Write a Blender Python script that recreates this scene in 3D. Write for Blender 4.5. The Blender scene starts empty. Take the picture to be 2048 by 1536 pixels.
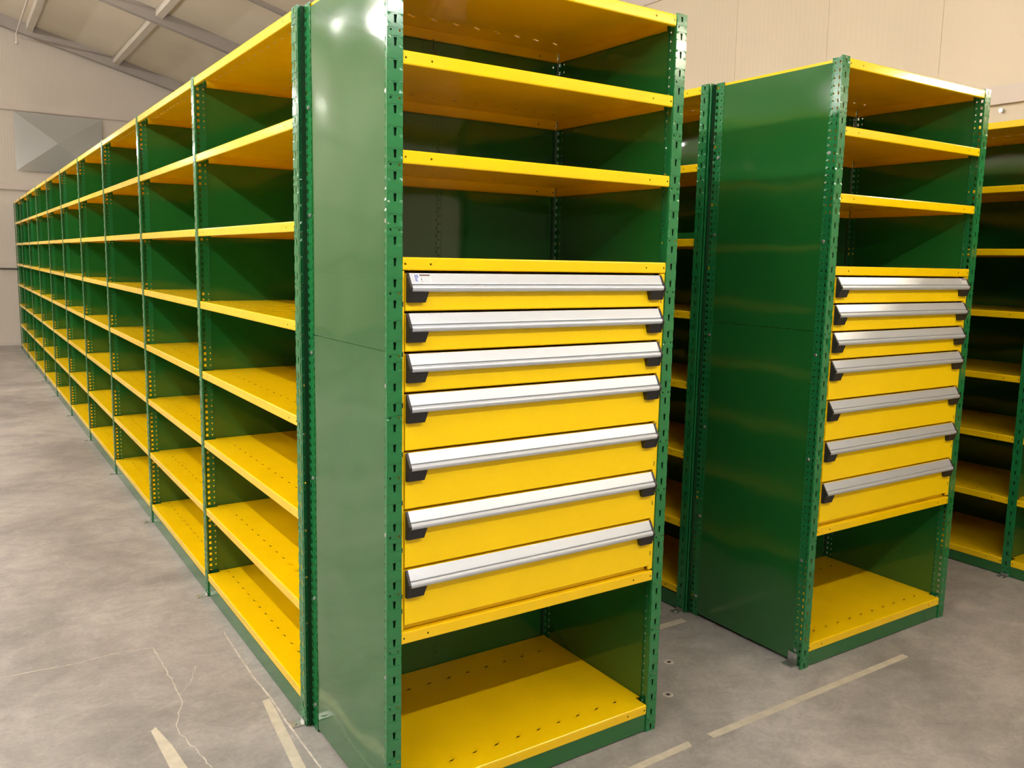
import bpy, bmesh, math, random
from mathutils import Matrix, Vector
random.seed(7)
SC = bpy.context.scene
COL = SC.collection

# ------------------------------------------------------------------ camera
cam = bpy.data.cameras.new('camera'); camo = bpy.data.objects.new('camera', cam); COL.objects.link(camo)
Rr = (0.83203, -0.55436, 0.02028); Rd = (-0.05711, -0.12197, -0.99089); Rf = (0.55178, 0.82329, -0.13314)
camo.matrix_world = Matrix(((Rr[0], -Rd[0], -Rf[0], -0.87716), (Rr[1], -Rd[1], -Rf[1], -1.85693),
                            (Rr[2], -Rd[2], -Rf[2], 1.49624), (0, 0, 0, 1)))
cam.sensor_width = 36; cam.lens = 1686.22 * 36 / 2048
cam.shift_x = -1.9376 / 2048; cam.shift_y = -20.713 / 2048
cam.clip_start = 0.05; cam.clip_end = 100
SC.camera = camo

# ------------------------------------------------------------------ light, exposure
SC.view_settings.view_transform = 'Standard'; SC.view_settings.look = 'None'
SC.view_settings.exposure = 0.45; SC.view_settings.gamma = 1.0; SC.view_settings.use_curve_mapping = False
W = bpy.data.worlds.new('world'); SC.world = W; W.use_nodes = True
W.node_tree.nodes['Background'].inputs[0].default_value = (0.75, 0.72, 0.68, 1)
W.node_tree.nodes['Background'].inputs[1].default_value = 0.05

def lamp(name, loc, power, col, rad=0.06):
    l = bpy.data.lights.new(name, 'POINT'); l.energy = power; l.color = col; l.shadow_soft_size = rad
    o = bpy.data.objects.new(name, l); COL.objects.link(o); o.location = loc
    return o
LZ = 2.73
def area(name, loc, rot, size, power, col):
    l = bpy.data.lights.new(name, 'AREA'); l.energy = power; l.color = col; l.shape = 'RECTANGLE'
    l.size, l.size_y = size
    o = bpy.data.objects.new(name, l); COL.objects.link(o); o.location = loc; o.rotation_euler = rot
    return o
area('wall_fill_light', (4.0, -1.05, 2.56), (0, math.radians(70), 0), (0.10, 0.7), 16, (1.0, 0.84, 0.62))  # added area light for general brightness, no fixture on the wall
area('ridge_fill_light', (-4.5, 3.0, 5.6), (0, 0, 0), (1.0, 12.0), 80, (1.0, 0.96, 0.91))  # added under the ridge to lift the overall brightness

# ------------------------------------------------------------------ materials
def mat(name, base, rough=0.5, metal=0.0, spec=0.5, bump=None, vary=None, coat=0.0):
    m = bpy.data.materials.new(name); m.use_nodes = True
    nt = m.node_tree; b = nt.nodes['Principled BSDF']
    b.inputs['Base Color'].default_value = (*base, 1); b.inputs['Roughness'].default_value = rough
    b.inputs['Metallic'].default_value = metal; b.inputs['Specular IOR Level'].default_value = spec
    b.inputs['Coat Weight'].default_value = coat
    tc = nt.nodes.new('ShaderNodeTexCoord')
    if vary:
        sc, amt = vary
        n = nt.nodes.new('ShaderNodeTexNoise'); n.inputs['Scale'].default_value = sc; n.inputs['Detail'].default_value = 4
        r = nt.nodes.new('ShaderNodeValToRGB')
        r.color_ramp.elements[0].position = 0.3; r.color_ramp.elements[1].position = 0.7
        r.color_ramp.elements[0].color = (*[c * (1 - amt) for c in base], 1)
        r.color_ramp.elements[1].color = (*[min(1, c * (1 + amt)) for c in base], 1)
        nt.links.new(tc.outputs['Object'], n.inputs['Vector']); nt.links.new(n.outputs['Fac'], r.inputs['Fac'])
        nt.links.new(r.outputs['Color'], b.inputs['Base Color'])
    if bump:
        prev = None
        for sc, st, dist in bump:
            n = nt.nodes.new('ShaderNodeTexNoise'); n.inputs['Scale'].default_value = sc; n.inputs['Detail'].default_value = 1
            bp_ = nt.nodes.new('ShaderNodeBump'); bp_.inputs['Strength'].default_value = st; bp_.inputs['Distance'].default_value = dist
            nt.links.new(tc.outputs['Object'], n.inputs['Vector']); nt.links.new(n.outputs['Fac'], bp_.inputs['Height'])
            if prev: nt.links.new(prev.outputs['Normal'], bp_.inputs['Normal'])
            prev = bp_
        nt.links.new(prev.outputs['Normal'], b.inputs['Normal'])
    return m
M = {}
M['green'] = mat('green_powder_coat', (0.012, 0.120, 0.026), 0.13, spec=0.85, bump=[(3.0, 0.25, 0.01)])
M['green_post'] = mat('green_post_coat', (0.012, 0.165, 0.045), 0.16, spec=0.8, bump=[(9.0, 0.2, 0.004)])
M['slot_shade'] = mat('slot_shade_green', (0.006, 0.040, 0.012), 0.5, spec=0.2)  # near-black green, painted shade for the inside of the posts
M['green_panel'] = mat('green_sheet_coat', (0.012, 0.112, 0.020), 0.09, spec=0.9, coat=0.2, bump=[(2.2, 0.8, 0.022)])
M['yellow'] = mat('yellow_powder_coat', (0.88, 0.57, 0.002), 0.15, spec=0.55, vary=(6, 0.04), bump=[(5.0, 0.12, 0.005)])
M['yellow_drawer'] = mat('yellow_drawer_coat', (0.92, 0.615, 0.001), 0.38, spec=0.4, vary=(5, 0.02))
M['alu'] = mat('brushed_aluminium', (0.56, 0.60, 0.66), 0.40, metal=0.5, spec=0.5, bump=[(400, 0.05, 0.0003)])
M['black'] = mat('black_plastic', (0.012, 0.011, 0.011), 0.45)
M['zinc'] = mat('zinc_steel', (0.55, 0.56, 0.55), 0.28, metal=0.9, vary=(40, 0.15))
M['dark'] = mat('dark_void_paint', (0.02, 0.014, 0.005), 0.6)
M['label_white'] = mat('label_paper', (0.75, 0.75, 0.76), 0.5)
M['label_blue'] = mat('label_blue_print', (0.22, 0.25, 0.50), 0.5)
M['label_dark'] = mat('label_dark_print', (0.10, 0.05, 0.045), 0.5)
M['label_grey'] = mat('label_grey_print', (0.42, 0.40, 0.40), 0.5)
M['tape'] = mat('floor_tape', (0.50, 0.455, 0.36), 0.55, vary=(25, 0.12))
M['filler'] = mat('joint_filler', (0.50, 0.45, 0.40), 0.8, vary=(30, 0.25))
M['rafter'] = mat('grey_steel_beam', (0.35, 0.32, 0.30), 0.5, vary=(3, 0.05))
M['purlin'] = mat('cream_purlin', (0.56, 0.51, 0.44), 0.45, vary=(3, 0.05))
M['trim'] = mat('wall_trim_paint', (0.60, 0.54, 0.49), 0.45, vary=(3, 0.04))
M['roof'] = mat('roof_liner_panel', (0.72, 0.65, 0.54), 0.45, vary=(1.2, 0.05))

def glow(name, col, strength):
    m = bpy.data.materials.new(name); m.use_nodes = True; b = m.node_tree.nodes['Principled BSDF']
    b.inputs['Base Color'].default_value = (0.8, 0.8, 0.8, 1); b.inputs['Emission Color'].default_value = (*col, 1); b.inputs['Emission Strength'].default_value = strength
    return m
M['tube_main'] = glow('tube_glow_cool', (1.0, 0.975, 0.95), 172)
M['tube_side'] = glow('tube_glow_warm', (1.0, 0.88, 0.70), 120)
M['tube_row'] = glow('tube_glow_row', (1.0, 0.955, 0.90), 185)

def wall_mat(name, base, axis, freq):
    m = bpy.data.materials.new(name); m.use_nodes = True; nt = m.node_tree; b = nt.nodes['Principled BSDF']
    tc = nt.nodes.new('ShaderNodeTexCoord'); sp = nt.nodes.new('ShaderNodeSeparateXYZ')
    nt.links.new(tc.outputs['Object'], sp.inputs[0])
    mu = nt.nodes.new('ShaderNodeMath'); mu.operation = 'MULTIPLY'; mu.inputs[1].default_value = freq
    nt.links.new(sp.outputs[axis], mu.inputs[0])
    sn = nt.nodes.new('ShaderNodeMath'); sn.operation = 'SINE'; nt.links.new(mu.outputs[0], sn.inputs[0])
    bp_ = nt.nodes.new('ShaderNodeBump'); bp_.inputs['Strength'].default_value = 0.18; bp_.inputs['Distance'].default_value = 0.0015
    nt.links.new(sn.outputs[0], bp_.inputs['Height']); nt.links.new(bp_.outputs['Normal'], b.inputs['Normal'])
    n = nt.nodes.new('ShaderNodeTexNoise'); n.inputs['Scale'].default_value = 0.9; n.inputs['Detail'].default_value = 5
    nt.links.new(tc.outputs['Object'], n.inputs['Vector'])
    r = nt.nodes.new('ShaderNodeValToRGB'); r.color_ramp.elements[0].position = 0.3; r.color_ramp.elements[1].position = 0.7
    r.color_ramp.elements[0].color = (*[c * 0.94 for c in base], 1); r.color_ramp.elements[1].color = (*[c * 1.05 for c in base], 1)
    nt.links.new(n.outputs['Fac'], r.inputs['Fac']); nt.links.new(r.outputs['Color'], b.inputs['Base Color'])
    b.inputs['Roughness'].default_value = 0.42
    return m
M['wall'] = wall_mat('cream_wall_panel_rear', (0.60, 0.55, 0.485), 0, 160)
M['wall_r'] = wall_mat('cream_wall_panel_right', (0.62, 0.55, 0.42), 1, 160)

def concrete():
    m = bpy.data.materials.new('worn_concrete'); m.use_nodes = True; nt = m.node_tree; b = nt.nodes['Principled BSDF']
    tc = nt.nodes.new('ShaderNodeTexCoord')
    def noise(scale, detail, rough, stretch=(1, 1, 1), dist=0.0):
        mp = nt.nodes.new('ShaderNodeMapping'); mp.inputs['Scale'].default_value = stretch
        nt.links.new(tc.outputs['Object'], mp.inputs['Vector'])
        n = nt.nodes.new('ShaderNodeTexNoise'); n.inputs['Scale'].default_value = scale; n.inputs['Detail'].default_value = detail
        n.inputs['Roughness'].default_value = rough; n.inputs['Distortion'].default_value = dist
        nt.links.new(mp.outputs[0], n.inputs['Vector']); return n
    def ramp(n, p0, c0, p1, c1):
        r = nt.nodes.new('ShaderNodeValToRGB'); e = r.color_ramp.elements
        e[0].position = p0; e[1].position = p1; e[0].color = (*c0, 1); e[1].color = (*c1, 1)
        nt.links.new(n.outputs['Fac'], r.inputs['Fac']); return r
    a = ramp(noise(1.1, 9, 0.62, (1, 1, 1), 0.6), 0.34, (0.225, 0.212, 0.200), 0.66, (0.42, 0.398, 0.374))
    bb = ramp(noise(7, 8, 0.7, (1, 1.3, 1), 0.8), 0.38, (0.50, 0.50, 0.50), 0.70, (1.25, 1.23, 1.2))
    c = ramp(noise(60, 4, 0.7), 0.35, (0.9, 0.9, 0.9), 0.65, (1.06, 1.06, 1.06))
    def mul(x, y, f):
        k = nt.nodes.new('ShaderNodeMix'); k.data_type = 'RGBA'; k.blend_type = 'MULTIPLY'; k.inputs[0].default_value = f
        nt.links.new(x, k.inputs[6]); nt.links.new(y, k.inputs[7]); return k.outputs[2]
    o = mul(a.outputs[0], bb.outputs[0], 0.38); o = mul(o, c.outputs[0], 1.0)
    # pale scuffs
    s = ramp(noise(9, 10, 0.75, (1, 0.5, 1), 1.4), 0.60, (0, 0, 0), 0.74, (1, 1, 1))
    k = nt.nodes.new('ShaderNodeMix'); k.data_type = 'RGBA'; nt.links.new(o, k.inputs[6]); k.inputs[7].default_value = (0.52, 0.48, 0.43, 1)
    ms = nt.nodes.new('ShaderNodeMath'); ms.operation = 'MULTIPLY'; ms.inputs[1].default_value = 0.45
    nt.links.new(s.outputs[0], ms.inputs[0]); nt.links.new(ms.outputs[0], k.inputs[0])
    nt.links.new(k.outputs[2], b.inputs['Base Color'])
    b.inputs['Roughness'].default_value = 0.48; b.inputs['Specular IOR Level'].default_value = 0.35
    bp_ = nt.nodes.new('ShaderNodeBump'); bp_.inputs['Strength'].default_value = 0.25; bp_.inputs['Distance'].default_value = 0.003
    nt.links.new(noise(40, 6, 0.7).outputs['Fac'], bp_.inputs['Height']); nt.links.new(bp_.outputs['Normal'], b.inputs['Normal'])
    return m
M['concrete'] = concrete()

def film():
    m = bpy.data.materials.new('clear_plastic_film'); m.use_nodes = True; nt = m.node_tree
    b = nt.nodes['Principled BSDF']; out = nt.nodes['Material Output']
    b.inputs['Base Color'].default_value = (0.62, 0.64, 0.64, 1); b.inputs['Roughness'].default_value = 0.22
    b.inputs['Metallic'].default_value = 0.35; b.inputs['Specular IOR Level'].default_value = 0.8
    tr = nt.nodes.new('ShaderNodeBsdfTransparent'); mx = nt.nodes.new('ShaderNodeMixShader'); mx.inputs[0].default_value = 0.6
    nt.links.new(tr.outputs[0], mx.inputs[1]); nt.links.new(b.outputs[0], mx.inputs[2]); nt.links.new(mx.outputs[0], out.inputs[0])
    return m
M['film'] = film()

# ------------------------------------------------------------------ mesh helpers
class MB:
    def __init__(s): s.v = []; s.f = []; s.mi = []
    def quad(s, pts, mi=0):
        n = len(s.v); s.v += [tuple(p) for p in pts]; s.f.append(tuple(range(n, n + len(pts)))); s.mi.append(mi)
    def box(s, x0, x1, y0, y1, z0, z1, mi=0):
        n = len(s.v)
        s.v += [(x, y, z) for z in (z0, z1) for (x, y) in ((x0, y0), (x1, y0), (x1, y1), (x0, y1))]
        for f in ((0, 3, 2, 1), (4, 5, 6, 7), (0, 1, 5, 4), (1, 2, 6, 5), (2, 3, 7, 6), (3, 0, 4, 7)):
            s.f.append(tuple(n + i for i in f)); s.mi.append(mi)
    def prism(s, pts, lo, hi, axis, mi=0):
        """pts 2D polygon extruded along axis (0 x: pts are (y,z); 1 y: (x,z); 2 z: (x,y))"""
        def P(a, p):
            return {0: (a, p[0], p[1]), 1: (p[0], a, p[1]), 2: (p[0], p[1], a)}[axis]
        n = len(s.v); k = len(pts)
        s.v += [P(lo, p) for p in pts] + [P(hi, p) for p in pts]
        s.f.append(tuple(n + i for i in range(k))[::-1]); s.mi.append(mi)
        s.f.append(tuple(n + k + i for i in range(k))); s.mi.append(mi)
        for i in range(k):
            j = (i + 1) % k; s.f.append((n + i, n + j, n + k + j, n + k + i)); s.mi.append(mi)
    def cyl(s, c, r, h, axis, seg=10, mi=0):
        a, b, cc = c
        pts = [(math.cos(2 * math.pi * i / seg) * r, math.sin(2 * math.pi * i / seg) * r) for i in range(seg)]
        if axis == 0: s.prism([(b + p[0], cc + p[1]) for p in pts], a, a + h, 0, mi)
        elif axis == 1: s.prism([(a + p[0], cc + p[1]) for p in pts], b, b + h, 1, mi)
        else: s.prism([(a + p[0], b + p[1]) for p in pts], cc, cc + h, 2, mi)
    def build(s, name, mats, solid=0.0, recalc=True, smooth=False):
        me = bpy.data.meshes.new(name); me.from_pydata(s.v, [], s.f)
        for m in mats: me.materials.append(m)
        for p, i in zip(me.polygons, s.mi): p.material_index = i
        bm = bmesh.new(); bm.from_mesh(me); bmesh.ops.remove_doubles(bm, verts=bm.verts, dist=1e-5)
        if recalc: bmesh.ops.recalc_face_normals(bm, faces=bm.faces)
        if solid: bmesh.ops.solidify(bm, geom=bm.faces[:], thickness=solid); bmesh.ops.recalc_face_normals(bm, faces=bm.faces)
        bm.to_mesh(me); bm.free()
        if smooth:
            for p in me.polygons: p.use_smooth = True
        me.update(); return me

def thick(mb, th, to):
    """give a flat piece its sheet thickness and add it to another MB"""
    me = mb.build('tmp', [M['green']], solid=th, recalc=False)
    n = len(to.v); to.v += [tuple(v.co) for v in me.vertices]
    for p in me.polygons: to.f.append(tuple(n + i for i in p.vertices)); to.mi.append(0)
    bpy.data.meshes.remove(me)
def weldless(mb, name, mats):
    me = bpy.data.meshes.new(name); me.from_pydata(mb.v, [], mb.f)
    for m in mats: me.materials.append(m)
    for p, i in zip(me.polygons, mb.mi): p.material_index = i
    me.update(); return me
SQ8 = lambda w, h: [(-w, -h), (0, -h), (w, -h), (w, 0), (w, h), (0, h), (-w, h), (-w, 0)]
CI8 = lambda r: [(math.cos(math.radians(a)) * r, math.sin(math.radians(a)) * r) for a in (225, 270, 315, 0, 45, 90, 135, 180)]
SLOT = [(-0.0027, -0.0098), (0, -0.0098), (0.0027, -0.0098), (0.0033, 0.001), (0.0042, 0.0090), (0, 0.0090), (-0.0042, 0.0090), (-0.0033, 0.001)]
SLIT = [(-0.0150, -0.0036), (-0.0030, -0.0030), (0.0150, 0.0016), (0.0045, 0.0012), (0.0150, 0.0036), (0.0030, 0.0034), (-0.0150, -0.0016), (-0.0045, -0.0012)]
def cell(mb, P, u0, u1, v0, v1, cu, cv, poly):
    """rectangular cell with an 8-gon hole; P maps (u,v)->xyz"""
    um, vm = (u0 + u1) / 2, (v0 + v1) / 2
    rect = [(u0, v0), (um, v0), (u1, v0), (u1, vm), (u1, v1), (um, v1), (u0, v1), (u0, vm)]
    h = [(cu + a, cv + b) for a, b in poly]
    for i in range(8):
        j = (i + 1) % 8; mb.quad([P(*rect[i]), P(*rect[j]), P(*h[j]), P(*h[i])])
def strip(mb, P, u0, u1, v0, v1, holes, half, along='v'):
    """strip along v with holes [(v, u, poly)], cell half length = half"""
    cur = v0
    Q = P if along == 'v' else (lambda a, b: P(b, a))
    for hv, hu, poly in sorted(holes, key=lambda h: h[0]):
        a, b = max(cur, hv - half), min(v1, hv + half)
        if b - a < 1e-4: continue
        if a - cur > 1e-5: mb.quad([Q(u0, cur), Q(u1, cur), Q(u1, a), Q(u0, a)])
        pl = poly if along == 'v' else poly
        cell(mb, Q, u0, u1, a, b, hu, hv, pl); cur = b
    if v1 - cur > 1e-5: mb.quad([Q(u0, cur), Q(u1, cur), Q(u1, v1), Q(u0, v1)])

HT = 2.210
def post_mesh():
    """T section upright. Face in plane y=0 (facing -y) u -.02..+.02, web going +y."""
    mb = MB(); P = lambda u, z: (u, 0.0, z); w = 0.0198
    slots = [2.198 - 0.0508 * k for k in range(44)]
    cur = 0.0; ev = []
    for k, z in enumerate(slots): ev.append((z, 's'))
    for k in range(0, 43, 3): ev.append((slots[k] - 0.0254, 'c'))
    for z, t in sorted(ev):
        hh = 0.0125 if t == 's' else 0.0055
        a, b = max(cur, z - hh, 0), min(HT, z + hh)
        if a < 0.003: a = 0.0
        if t == 's' and a > z - 0.0098: a = cur
        if a - cur > 1e-5: mb.quad([P(-w, cur), P(w, cur), P(w, a), P(-w, a)])
        if t == 's':
            if b < z + 0.0087 or  a > z - 0.0096: mb.quad([P(-w, a), P(w, a), P(w, b), P(-w, b)])
            else: cell(mb, P, -w, w, a, b, 0, z, SLOT)
        else:
            cell(mb, P, -w, 0, a, b, -0.0115, z, CI8(0.0028)); cell(mb, P, 0, w, a, b, 0.0115, z, CI8(0.0028))
        cur = b
    if HT - cur > 1e-5: mb.quad([P(-w, cur), P(w, cur), P(w, HT), P(-w, HT)])
    out = MB(); thick(mb, 0.0013, out); mb = MB()
    Q = lambda u, z: (0.0, u, z)
    zs = [2.1925 - 0.0254 * k for k in range(87) if 2.1925 - 0.0254 * k > 0.008]
    strip(mb, Q, 0.0130, 0.0325, 0.0, HT, [(z, 0.0205, SQ8(0.0050, 0.0056)) for z in zs], 0.0125)
    strip(mb, Q, 0.0325, 0.0550, 0.0, HT, [(z, 0.0425, CI8(0.0032)) for z in zs], 0.0125)
    thick(mb, 0.0013, out)
    out.box(-0.0125, 0.0125, 0.0092, 0.0100, 0.002, HT - 0.004, 1)  # added backing strip, its dark colour stands for shade behind the slots
    # small returns on both edges of the face
    for s_ in (-1, 1):
        out.box(s_ * w - 0.0006, s_ * w + 0.0006, 0.0008, 0.006, 0.0, HT)
    return weldless(out, 'post', [M['green_post'], M['slot_shade']])
POST = post_mesh()

def shelf_mesh(Wd, D, slits0=None):
    """Shelf between uprights at u=0 and u=Wd (web centres). z=0 is the top surface; front at y=0."""
    mb = MB(); a0, a1 = 0.0215, Wd - 0.0215; b0, b1 = 0.004, Wd - 0.004
    T = 0.032; r = 0.0035
    def edge(yf, s_, a0, a1):
        # rolled front edge, lip with holes, rolled bottom and return (s_=1 front, -1 rear)
        prof = []
        for i in range(4):
            t = i / 3 * math.pi / 2; prof.append((yf + s_ * (r - r * math.sin(t)), -(r - r * math.cos(t))))
        for i in range(3):
            p, q = prof[i], prof[i + 1]
            mb.quad([(a0, p[0], p[1]), (a1, p[0], p[1]), (a1, q[0], q[1]), (a0, q[0], q[1])])
        P = lambda u, z: (u, yf, z)
        c = -0.0165
        strip(mb, lambda z, u: (u, yf, z), -(T - r), -r, a0, a1,
              [(a0 + 0.007, c, CI8(0.0028)), (a0 + 0.0765, c, CI8(0.0028)), (a1 - 0.0765, c, CI8(0.0028)), (a1 - 0.007, c, CI8(0.0028))], 0.006)
        prof = []
        for i in range(4):
            t = i / 3 * math.pi / 2; prof.append((yf + s_ * (r - r * math.cos(t)), -(T - r) - r * math.sin(t)))
        prof.append((yf + s_ * 0.012, -T))
        for i in range(4):
            p, q = prof[i], prof[i + 1]
            mb.quad([(a0, p[0], p[1]), (a1, p[0], p[1]), (a1, q[0], q[1]), (a0, q[0], q[1])])
    yf, yr = 0.0015, D - 0.0125
    edge(yf, 1, a0, a1); edge(yr, -1, b0, b1)
    P = lambda u, y: (u, y, 0.0)
    fs, rs = yf + r, yr - r
    s0 = slits0 if slits0 is not None else (Wd % 0.0755) / 2 + 0.03
    us = []; u = s0
    while u < Wd - 0.05: us.append(u); u += 0.0752
    # front band, slit row, middle, slit row, rear band
    ya, yb = (0.068, 0.487) if D > 0.55 else (0.086, D - 0.100)
    n0 = 0.052
    mb.quad([P(a0, fs), P(a1, fs), P(a1, n0), P(a0, n0)])
    def srow(y0, y1, yc):
        strip(mb, lambda y, u: P(u, y), y0, y1, b0, b1, [(u, yc, [(b_ , a_) for a_, b_ in SLIT][::-1]) for u in us], 0.012)
    if ya - 0.016 > n0 + 1e-5: mb.quad([P(b0, n0), P(b1, n0), P(b1, ya - 0.016), P(b0, ya - 0.016)])
    srow(ya - 0.016, ya + 0.016, ya)
    mb.quad([P(b0, ya + 0.016), P(b1, ya + 0.016), P(b1, yb - 0.016), P(b0, yb - 0.016)])
    srow(yb - 0.016, yb + 0.016, yb)
    mb.quad([P(b0, yb + 0.016), P(b1, yb + 0.016), P(b1, rs), P(b0, rs)])
    for ub, s_ in ((b0, 1), (b1, -1)):
        mb.quad([(ub, 0.056, 0), (ub, D - 0.018, 0), (ub, D - 0.018, -T), (ub, 0.056, -T)])
        mb.quad([(ub, 0.056, -T), (ub, D - 0.018, -T), (ub + s_ * 0.01, D - 0.018, -T), (ub + s_ * 0.01, 0.056, -T)])
    return mb.build('shelf', [M['yellow']], solid=0.0, recalc=False)

def panel_mesh(D):
    mb = MB(); n = 6
    y0, y1, z0, z1 = 0.049, D - 0.049, 0.012, 2.196
    mb.box(0.0008, 0.0022, y0, y1, z0, 1.2640); mb.box(0.0008, 0.0022, y0, y1, 1.2652, z1)
    mb.box(0.0022, 0.0034, y0, y0 + 0.0012, z0, z1); mb.box(0.0022, 0.0034, y1 - 0.0012, y1, z0, z1)
    return mb.build('side_panel', [M['green_panel']])
def back_mesh(Wd, D, holes=True):
    mb = MB(); y = D - 0.010
    P = lambda u, z: (u, y, z)
    zs = [2.1925 - 0.0254 * k for k in range(87) if 2.1925 - 0.0254 * k > 0.02]
    if holes:
        c = 0.4425
        mb.quad([P(0.0145, 0.012), P(c - 0.01, 0.012), P(c - 0.01, 2.196), P(0.0145, 2.196)])
        strip(mb, P, c - 0.01, c + 0.01, 0.012, 2.196, [(z, c, CI8(0.0030)) for z in zs], 0.0125)
        mb.quad([P(c + 0.01, 0.012), P(Wd - 0.0145, 0.012), P(Wd - 0.0145, 2.196), P(c + 0.01, 2.196)])
        return mb.build('back_panel', [M['green_panel']], solid=0.001, recalc=False)
    mb.box(0.0145, Wd - 0.0145, y, y + 0.001, 0.012, 2.196)
    return mb.build('back_panel', [M['green_panel']])
def kick_mesh(Wd):
    mb = MB(); mb.box(0.0210, Wd - 0.0210, 0.004, 0.0055, 0.0042, 0.068); mb.box(0.0210, Wd - 0.0210, 0.0055, 0.02, 0.0665, 0.068)
    return mb.build('kick_plate', [M['green']])
def screws_mesh(D, side):
    """hex head screws through the small holes on the outer side of a frame"""
    mb = MB()
    for z in (0.058, 0.41, 0.795, 1.18, 1.585, 1.89):
        for y in (0.0425, D - 0.0425):
            zz = z + (0.03 if y > 0.1 else 0)
            x = -0.0055 if side < 0 else 0.0022
            mb.cyl((x, y, zz), 0.0052, 0.0042, 0, 6)
            mb.cyl((x + (0.0032 if side < 0 else 0), y, zz), 0.0068, 0.0012, 0, 12)
    return mb.build('screws', [M['zinc']])
def foot_mesh():
    mb = MB(); mb.prism([(-0.018, -0.042), (0.018, -0.042), (0.018, -0.001), (-0.018, -0.001)], 0.0, 0.003, 2)
    mb.box(-0.018, 0.018, -0.0035, -0.001, 0.003, 0.014)
    mb.cyl((0.0, -0.028, 0.003), 0.007, 0.003, 2, 8)
    return mb.build('foot_plate', [M['zinc']])

def child(name, mesh, parent, loc=(0, 0, 0), rotz=0.0, label=None):
    o = bpy.data.objects.new(name, mesh); COL.objects.link(o); o.parent = parent
    o.location = loc; o.rotation_euler = (0, 0, rotz)
    if label: o['label'] = label
    return o
def thing(name, label, cat, loc=(0, 0, 0), rotz=0.0, group=None):
    o = bpy.data.objects.new(name, None); COL.objects.link(o); o.location = loc; o.rotation_euler = (0, 0, rotz)
    o.empty_display_size = 0.1
    o['label'] = label; o['category'] = cat
    if group: o['group'] = group
    return o
def solo(name, mesh, label, cat, loc=(0, 0, 0), rotz=0.0, group=None):
    o = bpy.data.objects.new(name, mesh); COL.objects.link(o); o.location = loc; o.rotation_euler = (0, 0, rotz)
    o['label'] = label; o['category'] = cat
    if group: o['group'] = group
    return o
def struct(name, mesh, parent=None, loc=(0, 0, 0), rot=(0, 0, 0)):
    o = bpy.data.objects.new(name, mesh); COL.objects.link(o); o.location = loc; o.rotation_euler = rot
    if parent: o.parent = parent
    else: o['kind'] = 'structure'
    return o

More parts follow.
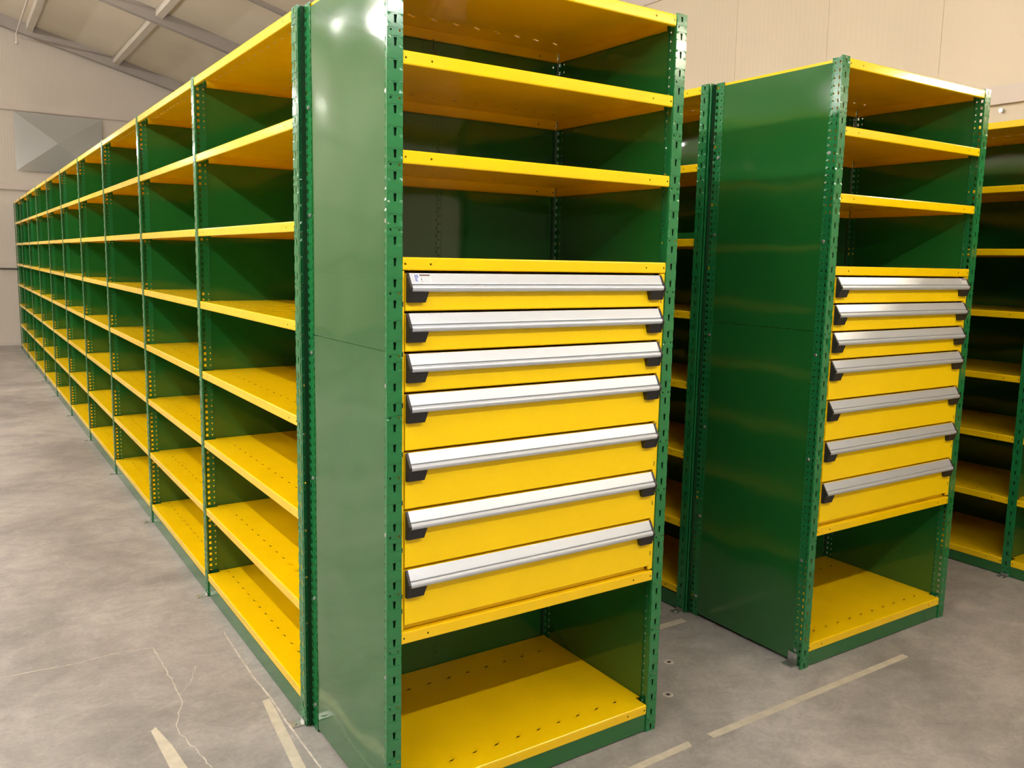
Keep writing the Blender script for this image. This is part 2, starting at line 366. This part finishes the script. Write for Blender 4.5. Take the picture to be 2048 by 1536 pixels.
# ------------------------------------------------------------------ setting
XW, YB, XL, YF = 4.12, 13.62, -11.0, -7.0
RZ = lambda x: 5.01 - 0.264 * x      # roof liner underside
XR = -4.6                             # ridge
def rz(x): return RZ(x) if x >= XR else RZ(2 * XR - x)
def build_setting():
    mb = MB(); mb.box(XL, XW, YF, YB, -0.12, 0.0)
    fl = struct('floor', mb.build('floor', [M['concrete']]))
    # rear wall (gable) and front wall
    def gable(y0, y1, m):
        g = MB(); g.prism([(XL, 0), (XW, 0), (XW, rz(XW) + 0.1), (XR, rz(XR) + 0.1), (XL, rz(XL) + 0.1)], y0, y1, 1); return g.build('wall', [m])
    wb = struct('wall_back', gable(YB, YB + 0.1, M['wall']))
    struct('wall_front', gable(YF - 0.1, YF, M['wall']))
    # horizontal trims of the rear wall, each a member of its own
    for z0, z1 in ((3.635, 3.742), (2.425, 2.525), (1.215, 1.30)):
        t = MB(); t.box(XL, XW, YB - 0.035, YB - 0.0005, z0, z1); t.box(XL, XW, YB - 0.042, YB - 0.035, z0 + 0.012, z0 + 0.02)
        child('wall_rail', t.build('wall_rail', [M['trim']]), wb)
    t = MB(); t.box(XL, XW, YB - 0.016, YB - 0.0005, 1.196, 1.208); child('joint_strip', t.build('joint_strip', [M['dark']]), wb)
    t = MB(); t.box(XL, XW, YB - 0.012, YB - 0.0005, 0.0, 0.05); struct('baseboard_back', t.build('baseboard_back', [M['trim']]))
    # right wall: cladding panels with vertical joints
    wr_m = MB(); wr_m.box(XW + 0.006, XW + 0.12, YF, YB, 0, rz(XW) + 0.1)
    wr = struct('wall_right', wr_m.build('wall_right', [M['wall_r']]))
    y = 3.50
    pm = {}
    k = 0
    while y > YF + 0.4:
        w = 0.80
        p = MB(); p.prism([(0.001, -w + 0.0008), (0.0, -w + 0.004), (0.0, -0.004), (0.001, -0.0008), (0.02, -0.0008), (0.02, -w + 0.0008)], 0, rz(XW) + 0.05, 2)
        if 'a' not in pm: pm['a'] = p.build('wall_panel', [M['wall_r']])
        child('wall_panel', pm['a'], wr, (XW - 0.001, y, 0)); y -= w
    for zz, hh in ((2.42, 0.10),):
        t = MB(); t.box(XW - 0.035, XW, YF, 3.5, zz, zz + hh); child('wall_rail', t.build('wall_rail', [M['trim']]), wr)
    t = MB(); t.box(XW - 0.008, XW + 0.03, 3.5, YB, 3.635, 3.742); child('wall_rail', t.build('wall_rail', [M['trim']]), wr)
    t = MB(); t.box(XW - 0.008, XW + 0.03, 3.5, YB, 2.425, 2.525); child('wall_rail', t.build('wall_rail', [M['trim']]), wr)
    t = MB(); t.cyl((XW - 0.03, 0.70, 2.385), 0.012, 0.03, 0, 12); child('wall_bolt', t.build('wall_bolt', [M['zinc']]), wr)
    t = MB(); t.box(XL - 0.1, XL, YF, YB, 0, rz(XL) + 0.1); struct('wall_left', t.build('wall_left', [M['wall_r']]))
    # roof liner: two slopes made of panels running down the slope
    ce = MB(); th = 0.06
    ce.prism([(XR, rz(XR)), (XW + 0.1, rz(XW + 0.1)), (XW + 0.1, rz(XW + 0.1) + th), (XR, rz(XR) + th)], YF - 0.1, YB + 0.1, 1)
    ce.prism([(XL - 0.1, rz(XL - 0.1)), (XR, rz(XR)), (XR, rz(XR) + th), (XL - 0.1, rz(XL - 0.1) + th)], YF - 0.1, YB + 0.1, 1)
    ceo = struct('ceiling', ce.build('ceiling', [M['roof']]))
    # rafters (across, following the slope)
    def rafter(y, w, h):
        r = MB()
        for xa, xb in ((XR, XW), (XL, XR)):
            za, zb = rz(xa), rz(xb)
            # web + bottom flange
            r.prism([(xa, za), (xb, zb), (xb, zb - h), (xa, za - h)], y, y + 0.02, 1)
            r.prism([(xa, za - h), (xb, zb - h), (xb, zb - h - 0.012), (xa, za - h - 0.012)], y, y + w, 1)
        return r.build('roof_beam', [M['rafter']])
    for y in (13.46, 10.15, 6.8, 3.4, 0.0, -3.4):
        child('roof_beam', rafter(y, 0.10, 0.155), ceo)
    r = MB()
    r.prism([(XR, rz(XR)), (XW, rz(XW)), (XW, rz(XW) - 0.05), (XR, rz(XR) - 0.05)], 8.25, 8.31, 1)
    child('roof_strap', r.build('roof_strap', [M['rafter']]), ceo)
    # purlins (along the hall)
    sl = math.atan(0.264)
    xs = [0.38 + 1.2 * i for i in range(-4, 4)]
    xs = [x for x in xs if x < XW - 0.1]
    for x in xs:
        z = rz(x)
        p = MB()
        p.prism([(x - 0.04, z + 0.02), (x - 0.04, z - 0.09), (x + 0.04, z - 0.11), (x + 0.04, z + 0.0)], YF, YB - 0.02, 1)
        child('purlin', p.build('purlin', [M['purlin']]), ceo)
    p = MB(); p.cyl((0.20, 7.0, 4.735), 0.014, 6.5, 1, 10); p.cyl((0.20, 13.4, 4.60), 0.014, 0.14, 2, 10); p.cyl((0.20, 13.4, 4.585), 0.028, 0.03, 2, 10)
    solo('conduit', p.build('conduit', [M['trim']]), 'thin pale conduit running under the roof beside the leftmost purlin', 'pipe')
    # floor marks -------------------------------------------------
    def ribbon(pts, w, h=0.0012):
        m_ = MB(); n = len(pts); L = []; R_ = []
        for i, (x, y_) in enumerate(pts):
            a = Vector(pts[max(0, i - 1)]); b = Vector(pts[min(n - 1, i + 1)]); d = (b - a).normalized(); nn = Vector((-d.y, d.x))
            ww = w * (0.7 + 0.6 * random.random()) / 2 if w < 0.01 else w / 2
            L.append((x + nn.x * ww, y_ + nn.y * ww)); R_.append((x - nn.x * ww, y_ - nn.y * ww))
        for i in range(n - 1):
            a, b, c, d = L[i], L[i + 1], R_[i + 1], R_[i]
            m_.quad([(*a, h), (*b, h), (*c, h), (*d, h)]); m_.quad([(*a, 0), (*b, 0), (*b, h), (*a, h)]); m_.quad([(*d, 0), (*c, 0), (*c, h), (*d, h)])
        m_.quad([(*L[0], 0), (*L[0], h), (*R_[0], h), (*R_[0], 0)]); m_.quad([(*L[-1], 0), (*L[-1], h), (*R_[-1], h), (*R_[-1], 0)])
        return m_
    def jag(pts, step, amp):
        out = []
        for (x0, y0), (x1, y1) in zip(pts, pts[1:]):
            L = math.hypot(x1 - x0, y1 - y0); k = max(1, int(L / step))
            for i in range(k):
                t = i / k; out.append((x0 + (x1 - x0) * t + random.uniform(-amp, amp), y0 + (y1 - y0) * t + random.uniform(-amp, amp)))
        out.append(pts[-1]); return out
    def tape(name, pts, label):
        m_ = MB(); m_.prism(pts, 0.0, 0.0006, 2); return solo(name, m_.build('floor_tape', [M['tape']]), label, 'tape')
    globals().update(ribbon=ribbon, jag=jag, tape=tape, floor_obj=fl, wall_back_obj=wb)
build_setting()

# ------------------------------------------------------------------ shelving
_cache = {}
def cached(key, fn):
    if key not in _cache: _cache[key] = fn()
    return _cache[key]
FOOT = foot_mesh()
def bay(name, label, loc, rotz, Wd, D, tops, group=None, frames=(0,), back=True, backholes=False, slits0=None, screws=(), feet=True, cat='shelving'):
    t = thing(name, label, cat, loc, rotz, group)
    for fi in frames:
        u = 0 if fi == 0 else Wd
        sgn = 0.0
        child('upright_post', POST, t, (u, 0, 0)); child('upright_post', POST, t, (u, D, 0), math.pi)
        pm = cached(('panel', D), lambda: panel_mesh(D))
        if fi == 0: child('side_panel', pm, t, (u, 0, 0))
        else: child('side_panel', pm, t, (u, D, 0), math.pi)
        if feet: child('foot_plate', FOOT, t, (u, 0.0, 0.0005))
    for z in tops:
        child('shelf', cached(('shelf', Wd, D, slits0), lambda: shelf_mesh(Wd, D, slits0)), t, (0, 0, z))
    child('kick_plate', cached(('kick', Wd), lambda: kick_mesh(Wd)), t)
    if back: child('back_panel', cached(('back', Wd, D, backholes), lambda: back_mesh(Wd, D, backholes)), t)
    for s in screws:
        if s < 0: so = child('screws', cached(('scr', D, -1), lambda: screws_mesh(D, -1)), t)
        else: so = child('screws', cached(('scr', D, 1), lambda: screws_mesh(D, 1)), t, (Wd, 0, 0))
        so['kind'] = 'stuff'
    return t

WE, DE = 0.9106, 0.605
ETOPS = (2.206, 1.980, 1.752, 1.499, 0.542, 0.092)
UA = bay('drawer_rack', 'tall green end unit with yellow shelves, nearest to camera', (0.0195, 0, 0), 0, WE, DE, ETOPS,
         'green end units with a drawer block', (0, 1), True, True, 0.1365 - 0.0752 + 0.0005, (-1, 1), feet=False, cat='shelving unit')
BX, BY, BR = 1.6925, 0.0063, -0.009
UB = bay('drawer_rack', 'tall green end unit with yellow shelves, standing right of the nearest one', (BX + 0.0195, BY, 0), BR, WE, DE, ETOPS,
         'green end units with a drawer block', (0, 1), True, True, 0.1365 - 0.0752 + 0.0005, (-1, 1), feet=False, cat='shelving unit')

# ---- drawers
def drawer_front_mesh(h):
    mb = MB(); x0, x1 = 0.029, 0.871; y0 = 0.0
    r = 0.0025
    prof = [(y0 + 0.018, 0.002), (y0 + r, 0.002), (y0, 0.002 + r), (y0, h - 0.0045 - r), (y0 + r, h - 0.0045), (y0 + 0.018, h - 0.0045)]
    mb.prism(prof, x0, x1, 0)
    return mb.build('drawer_front', [M['yellow_drawer']])
def drawer_body_mesh(h):
    mb = MB(); x0, x1 = 0.045, 0.855; b, tp = 0.012, h - 0.02
    mb.box(x0, x1, 0.018, 0.54, b, b + 0.002); mb.box(x0, x0 + 0.002, 0.018, 0.54, b, tp); mb.box(x1 - 0.002, x1, 0.018, 0.54, b, tp); mb.box(x0, x1, 0.538, 0.54, b, tp)
    return mb.build('drawer_tray', [M['yellow_drawer']])
def handle_mesh():
    """origin at top edge of the drawer (z=0 top)"""
    mb = MB()
    pr = [(0.0, -0.0040), (-0.0015, -0.0030), (-0.0150, -0.0268), (-0.0158, -0.0290), (-0.0150, -0.0300)]
    cy, cz, r = -0.0145, -0.0395, 0.0088
    for i in range(9):
        a = math.radians(80 + i * 22.5) ; pr.append((cy + r * math.cos(a), cz + r * math.sin(a)))
    pr += [(0.0, -0.0475)]
    mb.prism(pr, 0.0365, 0.8635, 0)
    # thin groove line
    mb.prism([(-0.0165, -0.0290), (-0.0165, -0.0282), (-0.0150, -0.0282), (-0.0150, -0.0290)], 0.0365, 0.8635, 0)
    me = mb.build('drawer_handle', [M['alu']])
    return me
def cap_mesh(side):
    mb = MB()
    pr = [(0.0, -0.0030), (-0.002, -0.0024), (-0.0170, -0.0265), (-0.0245, -0.0375), (-0.0245, -0.0425), (-0.0200, -0.0485), (-0.0125, -0.0740), (0.0, -0.0745)]
    if side < 0:
        mb.prism(pr, 0.0295, 0.0363, 0)
        xi0, xi1 = 0.0835, 0.0775; xo0 = xo1 = 0.0363
    else:
        mb.prism(pr, 0.8637, 0.8705, 0)
        xi0, xi1 = 0.8165, 0.8235; xo0 = xo1 = 0.8637
    n = len(mb.v); y0, y1 = -0.0185, -0.0125; zt, zb = -0.0485, -0.0742
    mb.v += [(xo0, y0, zt), (xi0, y0, zt), (xi1, y1, zb), (xo1, y1, zb), (xo0, 0.0, zt), (xi0, 0.0, zt), (xi1, 0.0, zb), (xo1, 0.0, zb)]
    for f in ((0, 1, 2, 3), (4, 7, 6, 5), (0, 4, 5, 1), (1, 5, 6, 2), (2, 6, 7, 3), (3, 7, 4, 0)):
        mb.f.append(tuple(n + i for i in f)); mb.mi.append(0)
    return mb.build('handle_cap', [M['black']])
HANDLE, CAPL, CAPR = handle_mesh(), cap_mesh(-1), cap_mesh(1)
def sticker_mesh(x0, w=0.046, faded=False):
    """small printed label lying on the sloped handle face"""
    mb = MB(); a = Vector((0, -0.0015, -0.0030)); b = Vector((0, -0.0150, -0.0268)); d = b - a; nrm = Vector((0, d.z, -d.y)).normalized()
    if nrm.y > 0: nrm = -nrm
    def R(u0, u1, v0, v1, lift, mi):
        pts = []
        for u, v in ((u0, v0), (u1, v0), (u1, v1), (u0, v1)):
            p = a + d * v + nrm * lift; pts.append((x0 + u * w, p.y, p.z))
        q = [(x, y - nrm.y * 0.0004, z - nrm.z * 0.0004) for x, y, z in pts]
        mb.quad(pts, mi)
        for i in range(4):
            j = (i + 1) % 4; mb.quad([pts[i], pts[j], q[j], q[i]], mi)
    R(0, 1, 0.10, 0.96, 0.0005, 0)
    R(0.03, 0.27, 0.16, 0.86, 0.0008, 1); R(0.17, 0.27, 0.50, 0.82, 0.0011, 0)
    R(0.34, 0.97, 0.14, 0.30, 0.0008, 2)
    R(0.36, 0.48, 0.40, 0.52, 0.0008, 3); R(0.40, 0.45, 0.55, 0.75, 0.0008, 2); R(0.36, 0.50, 0.80, 0.90, 0.0008, 3)
    for v in (0.40, 0.54, 0.68, 0.84): R(0.52, 0.97 if v < 0.6 else 0.90, v, v + 0.05, 0.0008, 3)
    return mb.build('label', [M['label_white'], M['label_blue'] if not faded else M['label_grey'], M['label_dark'], M['label_grey']], recalc=False)

DZ = [(1.366, 1.464), (1.266, 1.366), (1.165, 1.266), (1.017, 1.165), (0.866, 1.017), (0.712, 0.866), (0.558, 0.712)]
def housing_mesh():
    mb = MB(); z0, z1 = 0.5425, 1.4655
    xl0, xl1, xr0, xr1 = 0.0218, 0.0264, 0.8732, 0.8888
    mb.box(0.0180, xl0 + 0.001, 0.05, 0.56, z0, z1); mb.box(xr1 - 0.001, xr1 + 0.004, 0.05, 0.56, z0, z1)
    mb.box(xl0, xl1, 0.003, 0.05, z0 + 0.006, z1); mb.box(xr0, xr1, 0.003, 0.05, z0 + 0.006, z1)
    mb.box(0.018, 0.893, 0.555, 0.557, z0, z1)
    mb.box(xl1, xr0, 0.020, 0.05, z0 + 0.001, z0 + 0.012)
    # dark slots in the narrow front flanges
    for z in (1.385, 1.262, 1.135, 1.01, 0.886, 0.762, 0.64, 0.60):
        mb.box(xl0 - 0.0003, xl0 + 0.0022, 0.0022, 0.004, z - 0.006, z + 0.006, 1); mb.box(xr0 + 0.004, xr0 + 0.006, 0.0022, 0.004, z - 0.007, z + 0.007, 1)
    mb.box(xl1, xl1 + 0.0022, 0.012, 0.03, z0 + 0.006, z1, 1); mb.box(xr0 - 0.002, xr0, 0.012, 0.03, z0 + 0.006, z1, 1)
    return mb.build('housing', [M['yellow_drawer'], M['dark']])
HOUS = housing_mesh()
HSTICK = {0: sticker_mesh(0.0475), 1: sticker_mesh(0.818, 0.040, True)}
def drawer_block(label, loc, rotz, idx):
    t = thing('drawer_cabinet', label, 'drawer cabinet', loc, rotz, 'drawer cabinets in the end units')
    child('housing', HOUS, t)
    for i, (zb, zt) in enumerate(DZ):
        h = round(zt - zb, 3)
        if i == 0: h -= 0.0
        d = child('drawer', cached(('df', h), lambda: drawer_front_mesh(h)), t, (0, 0, zb))
        child('drawer_tray', cached(('db', h), lambda: drawer_body_mesh(h)), d)
        child('handle', HANDLE, d, (0, 0, h - 0.0005), label='silver aluminium handle rail')
        child('handle_cap', CAPL, d, (0, 0, h - 0.0005)); child('handle_cap', CAPR, d, (0, 0, h - 0.0005))
        if i == 0: child('label', HSTICK[idx], d, (0, 0, h - 0.0005), label='small printed sticker on the handle')
    return t
drawer_block('yellow seven-drawer cabinet in the nearest end unit, white sticker at left of top handle', (0.0195, 0, 0), 0, 0)
drawer_block('yellow seven-drawer cabinet in the right-hand end unit, sticker at right of top handle', (BX + 0.0195, BY, 0), BR, 1)

# ---- rows of open bays
P_, DR = 1.2192, 0.4725
RT = (2.206, 1.902, 1.600, 1.300, 1.003, 0.703, 0.402, 0.104)
Y0 = 0.6290
ords = ['first', 'second', 'third', 'fourth', 'fifth', 'sixth', 'seventh', 'eighth', 'ninth', 'tenth']
H2 = math.pi / 2
for n in range(10):
    lab = ('long left row: yellow shelving bay against the back of the drawer end unit' if n == 0 else
           ('far end bay of the long left row, last before the rear wall' if n == 9 else
            'green and yellow shelving bay of the long left row, %s from the near end' % ords[n]))
    bay('shelving_bay', lab, (0, Y0 + P_ * (n + 1), 0), -H2, P_, DR, RT, 'open bays of the long left row', (0, 1) if n == 0 else (0,), True)
for n in range(5):
    bay('shelving_bay', 'hidden bay backing onto the left row, aisle side, %s from the near end unit' % ords[n],
        (0.9497, Y0 + P_ * n, 0), H2, P_, DR, RT, 'open bays on the aisle side of the left row', (0, 1) if n == 4 else (0,), True)
for n in range(5):
    bay('shelving_bay', 'shelving bay left of and behind the right-hand end unit, %s from it' % ords[n],
        (BX, Y0 + 0.0085 + P_ * (n + 1), 0), -H2, P_, DR, RT, 'open bays of the middle row', (0, 1) if n == 0 else (0,), True)
for n in range(3):
    bay('shelving_bay', 'shelving bay on the wall side of the middle row, %s behind its end unit' % ords[n],
        (BX + 0.9497, Y0 + 0.0085 + P_ * n, 0), H2, P_, DR, RT, 'open bays on the wall side of the middle row', (0, 1) if n == 2 else (0,), True)
CX, CY = 3.387, 0.105
CT = (2.206, 1.902, 1.600, 1.300, 0.992, 0.697, 0.392, 0.085)
cl = ['shelving bay of the wall row cut off by the right edge of the picture', 'shelving bay of the wall row seen just right of the right-hand drawer unit']
for n in range(-1, 4):
    lab = cl[n + 1] if n < 1 else 'bay of the row along the right wall, %s beyond the drawer unit, mostly hidden' % ords[n - 1]
    bay('shelving_bay', lab, (CX, CY + P_ * (n + 1), 0), -H2, P_, 0.61, CT, 'open bays of the row along the right wall', (0, 1) if n == -1 else (0,), True)

# ------------------------------------------------------------------ plastic sheet on the rear wall
def sheet():
    mb = MB(); y = YB - 0.05; x0, x1, z0, z1 = 0.115, 1.34, 2.725, 3.612
    c = (0.70, y - 0.07, 3.175); K = [(x0, y, z0), (x1, y, z0), (x1, y, z1), (x0, y, z1)]
    for i in range(4): mb.quad([K[i], K[(i + 1) % 4], c])
    me = mb.build('plastic_sheet', [M['film']], solid=0.002)
    return solo('plastic_sheet', me, 'shiny creased plastic sheet pinned flat to the rear wall, fold lines in an X', 'sheet')
sheet()

# ------------------------------------------------------------------ floor tape and cracks
tape('floor_tape', [(-0.407, 0.847), (-0.385, 0.719), (-0.366, 0.50), (-0.366, 0.28), (-0.412, 0.28), (-0.416, 0.596), (-0.421, 0.742), (-0.424, 0.83)],
     'worn beige tape strip on the floor, leftmost, at the bottom edge')
tape('floor_tape', [(-0.071, 0.83), (-0.046, 0.834), (-0.050, 0.748), (-0.062, 0.60), (-0.079, 0.387), (-0.088, 0.15), (-0.122, 0.15), (-0.111, 0.407), (-0.086, 0.69), (-0.083, 0.711)],
     'beige tape strip on the floor left of the near end unit foot')
tape('floor_tape', [(1.071, -0.112), (1.073, -0.141), (2.147, -0.146), (2.151, -0.119)], 'long beige tape strip on the floor in front of the right-hand end unit')
tape('floor_tape', [(0.990, -0.110), (0.979, -0.137), (0.60, -0.146), (0.60, -0.120)], 'short beige tape strip at the bottom edge, in front of the near end unit')
tape('floor_tape', [(1.64, 0.575), (1.64, 0.540), (1.10, 0.540), (1.10, 0.575)], 'beige tape strip on the floor behind the near unit in the aisle')

def bracket():
    mb = MB(); mb.box(-0.0045, -0.0030, 0.030, 0.072, 0.006, 0.046); mb.box(-0.040, -0.0030, 0.030, 0.072, 0.0005, 0.006)
    mb.cyl((-0.0085, 0.045, 0.030), 0.006, 0.004, 0, 8)
    return mb.build('floor_bracket', [M['zinc']])
child('floor_bracket', bracket(), UB)
# cracks and joints in the concrete
def crack(pts, w, step, amp):
    child('crack', ribbon(jag(pts, step, amp), w, 0.0006).build('crack', [M['filler']]), floor_obj)
crack([(-1.9, 1.50), (-0.803, 1.464), (-0.574, 1.446), (-0.408, 1.458), (-0.307, 1.434)], 0.0035, 0.05, 0.003)
crack([(-0.307, 1.434), (-0.298, 1.325), (-0.299, 1.2), (-0.297, 1.096), (-0.295, 1.011), (-0.306, 0.937), (-0.333, 0.877), (-0.347, 0.825),
       (-0.349, 0.767), (-0.338, 0.709), (-0.328, 0.642), (-0.317, 0.562), (-0.31, 0.4)], 0.0030, 0.02, 0.004)
crack([(-0.038, 1.434), (-0.046, 1.148), (-0.047, 1.016), (-0.041, 0.828), (-0.045, 0.663), (-0.043, 0.371), (-0.042, 0.2)], 0.0055, 0.04, 0.0012)
crack([(-0.30, 1.01), (-0.24, 1.10), (-0.20, 1.20)], 0.0025, 0.02, 0.004)
def ring():
    mb = MB(); n = 18
    for i in range(n):
        a, b = 2 * math.pi * i / n, 2 * math.pi * (i + 1) / n
        for (r0, h0), (r1, h1) in (((0.010, 0.0004), (0.014, 0.0012)), ((0.014, 0.0012), (0.019, 0.0004))):
            mb.quad([(r0 * math.cos(a), r0 * math.sin(a), h0), (r1 * math.cos(a), r1 * math.sin(a), h1), (r1 * math.cos(b), r1 * math.sin(b), h1), (r0 * math.cos(b), r0 * math.sin(b), h0)])
    mb.cyl((0, 0, 0.0), 0.006, 0.0006, 2, 10, 1)
    return mb.build('anchor_hole', [M['filler'], M['dark']])
RG = ring()
for x, y in ((1.315, 0.313), (1.141, 0.137)): child('anchor_hole', RG, floor_obj, (x, y, 0.0))
# thin wire under the top shelf of the near unit
wv = MB(); pts = [(0.42, 0.56, 2.172), (0.425, 0.55, 2.14), (0.415, 0.55, 2.10), (0.405, 0.555, 2.07)]
for p, q in zip(pts, pts[1:]):
    wv.prism([(p[0] - .001, p[1] - .001), (p[0] + .001, p[1] - .001), (p[0] + .001, p[1] + .001), (p[0] - .001, p[1] + .001)], q[2], p[2], 2)
solo('wire', wv.build('wire', [M['black']]), 'thin bent wire hanging below the top shelf of the near end unit', 'wire')

# ------------------------------------------------------------------ tube lights of the hall and added fill tubes (above and beside the camera, out of frame)
def tube(label, length, material, loc, rotz):
    t = thing('tube_light', label, 'lamp', loc, rotz, 'hanging tube lights')
    a = MB(); a.cyl((-length / 2, 0, 0), 0.013, length, 0, 12); child('tube', a.build('tube', [material]), t)
    h = MB(); h.box(-length / 2 - 0.03, length / 2 + 0.03, -0.006, 0.006, 0.024, 0.05)
    for s_ in (-1, 1): h.box(s_ * (length / 2 + 0.012) - 0.012, s_ * (length / 2 + 0.012) + 0.012, -0.016, 0.016, -0.016, 0.026)
    child('housing', h.build('lamp_housing', [M['trim']]), t)
    rod = MB(); top = rz(loc[0]) - loc[2] - 0.02
    for s_ in (-1, 1): rod.cyl((s_ * length * 0.4, 0, 0.05), 0.003, top - 0.05, 2, 6)
    child('hanger', rod.build('hanger', [M['trim']]), t)['kind'] = 'stuff'
    return t
tube('hanging tube light in front of the near end unit', 1.5, M['tube_main'], (0.35, -1.86, LZ), 0)
tube('hanging tube light in front of the right-hand end unit', 1.5, M['tube_side'], (2.45, -1.86, LZ), 0)
for y, ln, lab in ((-0.9, 1.5, 'first'), (1.55, 1.35, 'second'), (5.4, 1.5, 'third'), (9.1, 1.5, 'fourth')):
    tube('hanging tube light over the left aisle, %s from the camera' % lab, ln, M['tube_row'], (-1.27, y, LZ), H2)
M['tube_hall_fill'] = glow('tube_glow_hall_fill', (1.0, 0.94, 0.88), 540)  # unseen tubes added to brighten roof, rear wall and panel reflections
for x, y, lab in ((-5.5, 1.0, 'nearest'), (-5.5, 6.0, 'middle'), (-5.5, 11.0, 'farthest')):
    tube('added fill tube light in the open hall on the left, %s one' % lab, 2.4, M['tube_hall_fill'], (x, y, 5.35), H2)
M['tube_back_fill'] = glow('tube_glow_back_fill', (1.0, 0.95, 0.90), 90)
tube('added fill tube light behind the camera', 2.4, M['tube_back_fill'], (0.6, -5.2, 3.1), 0)  # unseen tube added as even fill on the unit fronts
